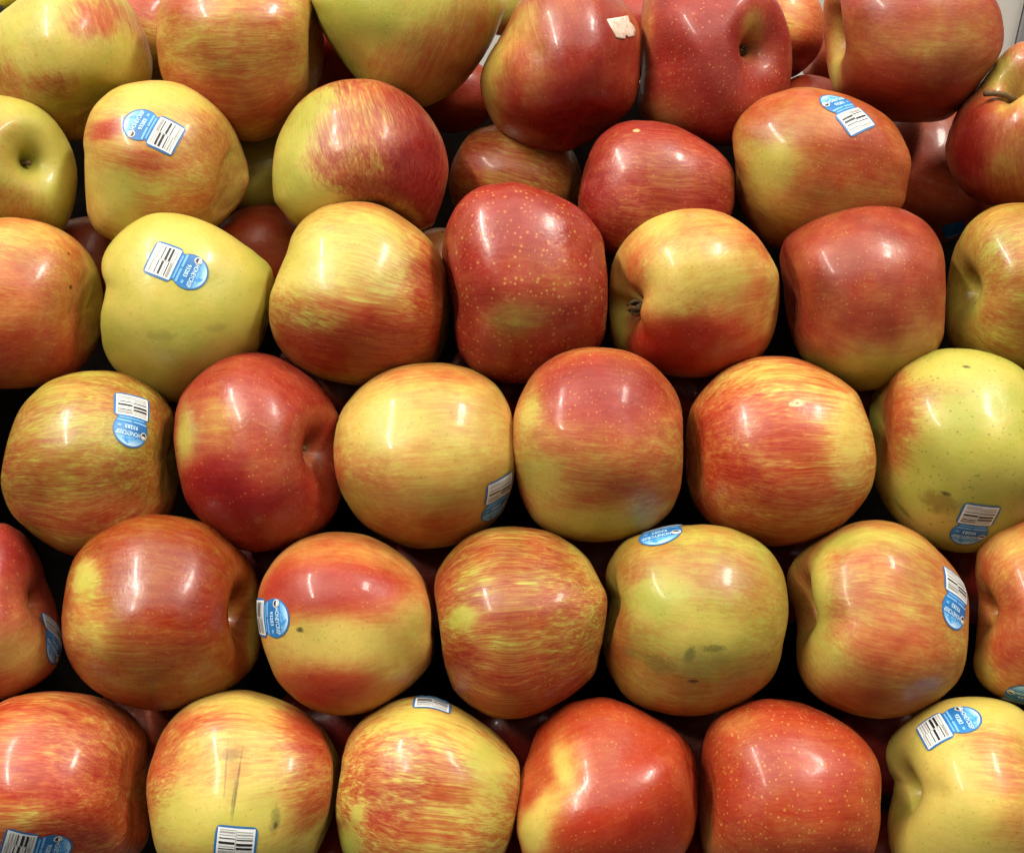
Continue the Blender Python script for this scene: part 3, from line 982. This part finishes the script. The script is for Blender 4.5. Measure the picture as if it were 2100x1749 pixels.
# --- fifth row
T['e0'] = front('e0', 'red-shouldered orange apple at the left edge, its sticker turned into the shadow',
    [(0, 1072), (30, 1082), (55, 1100), (75, 1130), (90, 1165), (95, 1190), (105, 1215), (115, 1240), (122, 1275), (127, 1315), (124, 1345), (112, 1372), (88, 1395), (50, 1418), (0, 1435), (-70, 1430), (-140, 1390), (-185, 1320), (-190, 1220), (-150, 1130), (-80, 1080)],
    (.97, .2, .02), hollow=0.6, z=Z[4] + .002, base=(1.3, .15), patches=[(30, 1120, 60, 60, 2.3), (40, 1345, 100, 56, .4), (70, 1230, 50, 50, 1.6)], tint='crimson', streak=.35, speck=.6)
add_sticker(T['e0'], 112, 1325, (-10, 60))
T['e1'] = front('e1', 'large dull red apple with a wide glossy sheen and a green left cheek',
    [(310, 1054), (270, 1060), (230, 1075), (190, 1100), (155, 1140), (140, 1175), (131, 1225), (126, 1270), (129, 1315), (142, 1355), (165, 1390), (200, 1420), (240, 1440), (280, 1452), (320, 1457), (370, 1452), (425, 1435), (475, 1410), (510, 1380), (530, 1350), (538, 1310), (536, 1270), (532, 1235), (529, 1195), (520, 1165), (500, 1135), (470, 1105), (430, 1077), (375, 1060)],
    (.99, 0, .11), hollow=1.0, z=Z[4], base=(1.45, 1.0), patches=[(172, 1190, 30, 50, .05, .8), (180, 1290, 60, 60, .5, .5), (300, 1395, 180, 46, .95), (400, 1220, 110, 80, 2.0), (300, 1170, 60, 50, 1.6), (522, 1300, 16, 100, .2, .7)],
    streak=.65, speck=.4, rough=.27)
add_stem(T['e1'], .008, (.0, .0, .002), .0013)
T['e2'] = front('e2', 'apple banded red, yellow and red with a blue sticker on its left side, fifth row',
    [(690, 1090), (650, 1095), (605, 1112), (570, 1140), (545, 1175), (532, 1205), (527, 1235), (530, 1275), (537, 1315), (550, 1355), (565, 1390), (590, 1420), (630, 1450), (675, 1465), (715, 1467), (765, 1457), (810, 1430), (850, 1400), (880, 1365), (892, 1330), (891, 1295), (890, 1255), (882, 1220), (867, 1185), (840, 1150), (800, 1120), (750, 1097)],
    (1, .08, -.06), Z[4] - .002, (.6, .15), [(690, 1200, 150, 54, 2.3), (575, 1200, 44, 50, 2.1), (690, 1310, 150, 42, .1, .1), (640, 1412, 120, 30, 2.2), (850, 1310, 40, 80, .3, .4), (700, 1110, 100, 18, 1.0)], streak=.35, speck=.4,
    marks=[(615, 1289, 8, 6, 0, BLACKISH, .85, 500)])
add_sticker(T['e2'], 562, 1267, (1, 0.0))
T['e3'] = front('e3', 'apple covered in fine red and yellow streaks, middle of the fifth row',
    [(1040, 1079), (980, 1090), (940, 1115), (910, 1150), (892, 1185), (890, 1220), (897, 1260), (903, 1300), (907, 1340), (917, 1385), (935, 1420), (970, 1450), (1010, 1470), (1050, 1474), (1090, 1468), (1140, 1445), (1185, 1415), (1220, 1380), (1232, 1335), (1238, 1300), (1245, 1255), (1244, 1220), (1230, 1190), (1205, 1145), (1165, 1110), (1115, 1087)],
    (-1, -.1, -.03), Z[4], (.95, .8), [(1205, 1150, 40, 80, .3, .5), (940, 1270, 44, 26, .0, .6), (912, 1200, 28, 50, 1.8), (940, 1345, 40, 30, 1.9), (1080, 1420, 150, 46, 1.6)], streak=1.1, speck=.6)
T['e4'] = front('e4', 'yellow-green apple with dark bruises on its face and a sticker over its top',
    [(1450, 1075), (1410, 1077), (1370, 1080), (1300, 1099), (1270, 1120), (1247, 1155), (1240, 1185), (1245, 1210), (1251, 1225), (1249, 1250), (1237, 1285), (1235, 1325), (1242, 1360), (1255, 1390), (1275, 1420), (1305, 1445), (1350, 1460), (1400, 1468), (1450, 1465), (1500, 1450), (1545, 1425), (1580, 1395), (1600, 1355), (1607, 1315), (1615, 1275), (1617, 1240), (1612, 1195), (1600, 1160), (1575, 1125), (1540, 1100), (1495, 1082)],
    (-.98, .1, .02), hollow=0.4, z=Z[4], base=(.5, .85), patches=[(1258, 1320, 34, 70, 1.2), (1300, 1172, 36, 18, .95), (1350, 1225, 60, 50, 0, .9), (1565, 1180, 36, 70, .5), (1400, 1440, 130, 28, .6), (1450, 1310, 80, 50, .1, .6)],
    streak=.5, speck=.4, marks=[(1415, 1345, 11, 18, .2, DGREEN, .75, 800), (1460, 1327, 24, 8, .0, DGREEN, .6, 800), (1350, 1365, 36, 22, 0, DGREEN, .5, 700), (1300, 1340, 24, 14, 0, DGREEN, .35, 800), (1418, 1393, 12, 5, 0, BLACKISH, .8, 420), (1440, 1360, 60, 34, 0, (.24, .20, .05), .45, 200)])
add_sticker(T['e4'], 1354, 1094, (-.10, 1), scale=1.18)
T['e5'] = front('e5', 'orange-blushed apple, hollow at upper left, sticker bent round its right edge',
    [(1790, 1066), (1750, 1072), (1705, 1090), (1665, 1115), (1630, 1145), (1613, 1180), (1614, 1212), (1626, 1245), (1634, 1280), (1632, 1318), (1632, 1355), (1640, 1385), (1660, 1415), (1690, 1440), (1735, 1460), (1785, 1472), (1830, 1472), (1880, 1460), (1930, 1430), (1965, 1395), (1980, 1360), (1985, 1320), (1987, 1275), (1987, 1235), (1980, 1205), (1960, 1170), (1935, 1140), (1900, 1105), (1860, 1080), (1825, 1069)],
    (-.97, .22, .07), hollow=1.0, z=Z[4], base=(.75, .55), patches=[(1780, 1108, 100, 26, .1, .9), (1830, 1175, 90, 60, .85), (1675, 1240, 30, 100, .1, .7), (1830, 1340, 110, 50, 1.2), (1790, 1440, 140, 28, 1.2), (1690, 1360, 50, 50, .2)], rough=.46, streak=.55, speck=.35, lobes=.04)
add_sticker(T['e5'], 1962, 1200, (.12, 1), at='panel')
T['e6'] = front('e6', 'orange apple at the right edge with a cleft in its left side, fifth row',
    [(2100, 1058), (2060, 1072), (2030, 1090), (2005, 1125), (1999, 1160), (2000, 1195), (2006, 1225), (2004, 1270), (1998, 1325), (1993, 1355), (2000, 1385), (2020, 1410), (2050, 1430), (2090, 1442), (2150, 1440), (2220, 1400), (2260, 1330), (2265, 1230), (2240, 1140), (2180, 1080), (2140, 1062)],
    (-.99, .02, .05), hollow=1.0, z=Z[4] + .002, base=(.9, .15), patches=[(2060, 1110, 50, 40, .4), (2070, 1240, 60, 40, 1.3), (2080, 1330, 50, 50, 1.5), (2008, 1390, 36, 50, .3)], streak=.55, speck=.3)
add_sticker(T['e6'], 2102, 1428, (.5, -.8), at='circle')
# --- bottom row
T['f0'] = front('f0', 'red apple with long level streaks and a half-seen sticker, bottom left corner',
    [(100, 1417), (40, 1425), (0, 1440), (-60, 1475), (-100, 1540), (-110, 1620), (-95, 1710), (-40, 1780), (60, 1810), (170, 1800), (260, 1770), (302, 1725), (307, 1680), (304, 1630), (302, 1580), (304, 1545), (300, 1508), (280, 1475), (250, 1450), (200, 1428), (150, 1419)],
    (-.98, 0, -.05), Z[5], (1.25, .15), [(50, 1665, 60, 26, .7), (140, 1600, 120, 50, 1.65), (100, 1450, 150, 36, 1.2), (170, 1720, 120, 50, 1.6)], streak=1.1, speck=.35)
add_sticker(T['f0'], 105, 1739, (1, .02))
T['f1'] = front('f1', 'yellow apple with dark scratches down its middle and a sticker at the bottom edge',
    [(500, 1414), (450, 1419), (400, 1434), (360, 1465), (330, 1505), (315, 1545), (302, 1590), (300, 1625), (305, 1670), (312, 1715), (325, 1755), (360, 1795), (430, 1825), (510, 1830), (590, 1810), (640, 1765), (672, 1700), (690, 1645), (697, 1595), (695, 1555), (675, 1510), (645, 1475), (600, 1445), (550, 1425)],
    (.97, .15, -.06), Z[5], (.3, .25), [(645, 1500, 60, 100, 1.8), (390, 1480, 100, 26, .9), (325, 1560, 36, 90, 1.3), (655, 1620, 56, 70, 1.1), (450, 1690, 130, 60, -.05, .55)], streak=.85, speck=.35,
    marks=[(484, 1600, 2.4, 62, .06, (.16, .06, .012), .75, 350), (466, 1570, 2.4, 55, -.02, BROWN, .55, 350), (475, 1590, 14, 60, .02, BROWN, .22, 300), (478, 1543, 24, 13, 0, (.13, .06, .015), .5, 700), (478, 1642, 4, 40, .05, DGREEN, .5, 400), (565, 1680, 10, 26, .1, DGREEN, .55, 350), (568, 1692, 4, 8, .3, BLACKISH, .7, 400)])
add_sticker(T['f1'], 483, 1727, (-.10, 1), at='panel')
T['f2'] = front('f2', 'yellow apple with broken red dashes and a barcode lying flat on its top, bottom row',
    [(850, 1427), (800, 1440), (750, 1470), (715, 1510), (702, 1550), (697, 1590), (690, 1630), (688, 1665), (692, 1705), (705, 1755), (740, 1800), (810, 1830), (890, 1835), (970, 1815), (1025, 1770), (1050, 1710), (1062, 1650), (1067, 1600), (1065, 1565), (1050, 1540), (1025, 1510), (980, 1475), (930, 1445), (890, 1430)],
    (.97, -.15, -.04), Z[5] + .001, (.6, .35), [(770, 1640, 80, 60, 1.6), (990, 1570, 60, 90, 0, .6), (880, 1480, 130, 36, .2, .3), (880, 1600, 80, 60, 1.0), (718, 1735, 24, 40, 0, 1.0), (735, 1665, 16, 22, 0)], streak=1.25, speck=.3)
add_sticker(T['f2'], 887, 1441, (.15, -1), at='panel')
T['f3'] = front('f3', 'bright red apple with a yellow lightning-shaped patch at its left, bottom row',
    [(1240, 1429), (1190, 1435), (1150, 1450), (1115, 1480), (1095, 1510), (1080, 1555), (1065, 1600), (1060, 1640), (1058, 1685), (1065, 1730), (1085, 1780), (1140, 1820), (1220, 1830), (1310, 1815), (1380, 1780), (1415, 1730), (1428, 1685), (1432, 1635), (1432, 1585), (1420, 1540), (1390, 1500), (1340, 1470), (1290, 1444)],
    (-.9, -.35, -.08), Z[5] - .001, (1.8, .15), [(1290, 1680, 110, 60, 2.2), (1270, 1500, 120, 46, 1.7), (1165, 1560, 34, 80, .7, None, -.35), (1130, 1640, 46, 34, .3, None, -.6), (1090, 1705, 48, 66, -.05, None, .4), (1155, 1580, 20, 50, .15, None, -.35), (1085, 1615, 20, 34, 1.5)], streak=.3, speck=.7, speck_size=.9, rough=.3)
T['f4'] = front('f4', 'bright red apple thickly dotted with pale specks, bottom row next to the yellow corner apple',
    [(1575, 1432), (1530, 1440), (1490, 1455), (1460, 1480), (1442, 1515), (1437, 1555), (1435, 1600), (1432, 1655), (1435, 1705), (1445, 1755), (1490, 1800), (1570, 1825), (1660, 1820), (1740, 1795), (1790, 1755), (1805, 1695), (1806, 1645), (1808, 1600), (1800, 1560), (1775, 1520), (1735, 1485), (1680, 1455), (1630, 1437)],
    (1, 0, -.06), Z[5], (1.75, .15), [(1500, 1480, 70, 26, 1.1), (1600, 1725, 170, 36, 1.5), (1700, 1500, 90, 60, 1.8), (1450, 1720, 26, 60, .7)], lobes=.012, streak=.45, speck=1.1, speck_size=1.3, rough=.3)
T['f5'] = front('f5', 'pale yellow apple with a deep left notch and blue sticker, bottom right corner',
    [(1990, 1428), (1940, 1434), (1890, 1455), (1850, 1485), (1822, 1520), (1815, 1550), (1820, 1578), (1832, 1600), (1832, 1620), (1826, 1645), (1820, 1675), (1819, 1705), (1828, 1750), (1860, 1800), (1940, 1830), (2030, 1830), (2110, 1800), (2160, 1740), (2180, 1650), (2165, 1560), (2130, 1490), (2090, 1450), (2040, 1432)],
    (-.99, .10, .06), hollow=1.0, z=Z[5], base=(.05, .15), patches=[(2050, 1520, 70, 36, .7), (2060, 1585, 80, 40, .75), (2080, 1700, 60, 60, .5), (1930, 1660, 100, 120, -.05, .2)], streak=.6, speck=.3)
add_sticker(T['f5'], 1971, 1473, (62, -16))


# ------------------------------------------------------------------ apples behind, seen between the front ones
def ring_outline(cx, cy, rx, ry=None, seed=0):
    ry = ry or rx * 0.94
    r = random.Random(seed)
    return [(cx + rx * math.cos(t) * r.uniform(.96, 1.03), cy + ry * math.sin(t) * r.uniform(.96, 1.03)) for t in np.linspace(0, 2 * math.pi, 14, endpoint=False)]


NB = 'apples behind the front layer'
BACK = {}


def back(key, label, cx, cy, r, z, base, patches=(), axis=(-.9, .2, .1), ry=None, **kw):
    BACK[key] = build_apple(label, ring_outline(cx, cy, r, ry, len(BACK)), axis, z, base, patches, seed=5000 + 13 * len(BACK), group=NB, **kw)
    return BACK[key]


back('g0', 'red-topped orange apple wedged behind the two leftmost top-row apples', 300, 66, 118, .705, (.6, .35), [(300, 0, 60, 30, 1.7)], streak=.7)
back('g1', 'plain red apple glimpsed left of the plain green-yellow one at the top', 700, 100, 100, .70, (2.3, .2), streak=.3)
back('g2', 'pale green sliver of apple between the green and the dull red top-row apples', 1040, 0, 80, .715, (-.1, .7), streak=.3)
back('g3', 'dark red corner of an apple at the top edge, right of the torn paper scrap', 1302, 60, 112, .715, (2.3, .2), streak=.3)
back('g4', 'netted orange-red apple standing behind the speckled red one with the hollow', 1597, 58, 97, .70, (1.1, .2), [(1660, 110, 40, 50, 1.9), (1630, 30, 30, 40, .6)], streak=.6, speck=.9, ry=104)
back('g5', 'pinkish grey apple sliver before the pale wall at the top', 1737, 122, 96, .75, (1.7, .2), streak=.3)
back('g6', 'bright red apple top peeping out above the shoulder with the blue sticker', 1662, 236, 88, .705, (2.0, .2), streak=.7)
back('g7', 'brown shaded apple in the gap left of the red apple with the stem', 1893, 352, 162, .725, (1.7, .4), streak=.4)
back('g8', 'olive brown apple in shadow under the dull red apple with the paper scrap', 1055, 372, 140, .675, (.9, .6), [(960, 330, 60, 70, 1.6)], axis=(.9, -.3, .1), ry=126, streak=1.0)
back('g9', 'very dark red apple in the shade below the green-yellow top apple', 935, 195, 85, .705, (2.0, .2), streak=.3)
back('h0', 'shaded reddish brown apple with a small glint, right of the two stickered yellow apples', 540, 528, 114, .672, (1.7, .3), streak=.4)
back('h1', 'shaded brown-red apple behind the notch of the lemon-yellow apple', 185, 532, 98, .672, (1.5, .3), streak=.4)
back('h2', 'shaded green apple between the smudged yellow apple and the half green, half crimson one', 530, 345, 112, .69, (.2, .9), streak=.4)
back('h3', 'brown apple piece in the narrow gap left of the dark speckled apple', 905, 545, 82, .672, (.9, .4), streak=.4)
add_sticker(BACK['g7'], 1956, 478, (.1, 1), parts=('base',), scale=.7, label='dark blue sticker in the shade')
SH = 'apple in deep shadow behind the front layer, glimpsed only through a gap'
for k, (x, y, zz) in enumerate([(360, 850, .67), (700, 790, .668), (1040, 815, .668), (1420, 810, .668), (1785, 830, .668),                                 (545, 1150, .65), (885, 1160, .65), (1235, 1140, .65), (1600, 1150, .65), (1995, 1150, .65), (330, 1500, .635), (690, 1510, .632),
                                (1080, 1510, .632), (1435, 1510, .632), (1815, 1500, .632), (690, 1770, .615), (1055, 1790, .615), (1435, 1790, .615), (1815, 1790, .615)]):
    A = back('s%d' % k, SH, x, y, 140, zz, ((2.6, .5), (2.0, .8), (3.0, .4))[k % 3], streak=.5)  # heavy pigment puts part of the gap shade into the skin colour
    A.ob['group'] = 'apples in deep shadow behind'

# ------------------------------------------------------------------ small things
# torn paper scrap on the dull red apple
PAPER = plain('torn_paper', (0.66, 0.50, 0.40), 0.75, 0.18, 500.0)


def scrap(A, pts, mat, name, label):
    tree = bvh_of(A)
    o = Vector(CAM_POS - A.cw)

    def hit(px, py, lift):
        d = survey(px, py, 1.0) @ AX
        d = d / np.linalg.norm(d)
        h, n, _, _ = tree.ray_cast(o, Vector(d))
        n = np.array(n)
        if n @ d > 0:
            n = -n
        return np.array(h) + n * lift
    c = np.mean(pts, axis=0)
    rings = 5
    vs = [hit(c[0], c[1], .0005)]
    n = len(pts)
    rnd = random.Random(4)
    for r in range(1, rings + 1):
        for p in pts:
            f = r / rings
            vs.append(hit(c[0] + (p[0] - c[0]) * f, c[1] + (p[1] - c[1]) * f, .0004 + rnd.uniform(0, .0003)))
    for p in pts:
        vs.append(hit(p[0], p[1], .0001))
    fs = [(0, 1 + k, 1 + (k + 1) % n) for k in range(n)]
    for r in range(rings):
        for k in range(n):
            k2 = (k + 1) % n
            a, b = 1 + r * n, 1 + (r + 1) * n
            fs.append((a + k, b + k, b + k2, a + k2))
    ob = link(name, new_mesh(name, vs, fs, mat), A.ob)
    ob['label'] = label
    return ob


scrap(T['a3'], [(1244, 41), (1262, 38), (1286, 34), (1290, 46), (1297, 54), (1302, 62), (1300, 75), (1288, 78), (1283, 72), (1280, 81), (1270, 80), (1262, 78), (1256, 64)], PAPER, 'paper_scrap', 'torn cream scrap of paper label')

# yellow fruit with a black tip in the top left corner
BAN = plain('banana_skin', (0.62, 0.46, 0.02), 0.5, 0.12, 60.0)
TIP = plain('banana_tip', (0.012, 0.010, 0.008), 0.8)
c0 = survey(-2, 22, .80)
path = [c0 + np.array([.012, -.004, -.02]) * 0 + np.array([.000 + .055 * t, .002 + .05 * t + .03 * t * t, -.012 * t]) for t in np.linspace(0, 1.6, 16)]
rad = [.004 + .022 * min(1, t * 3.0) ** .8 for t in np.linspace(0, 1, 16)]
pw = [cam_to_world(p) for p in path]
vs, fs = tube([p - pw[6] for p in pw], rad, 10)
ban = link('banana', new_mesh('banana', vs, fs, BAN), None, pw[6])
ban['label'] = 'bright yellow banana with a black tip in the top left corner'
ban['category'] = 'banana'
tp = [cam_to_world(c0 + np.array([-.014 * t + .003, -.004 * t + .001, .003 * t])) - pw[6] for t in np.linspace(0, 1, 5)]
vs, fs = tube(tp, [.0042, .0052, .0055, .0046, .002], 8)
link('tip', new_mesh('tip', vs, fs, TIP), ban)
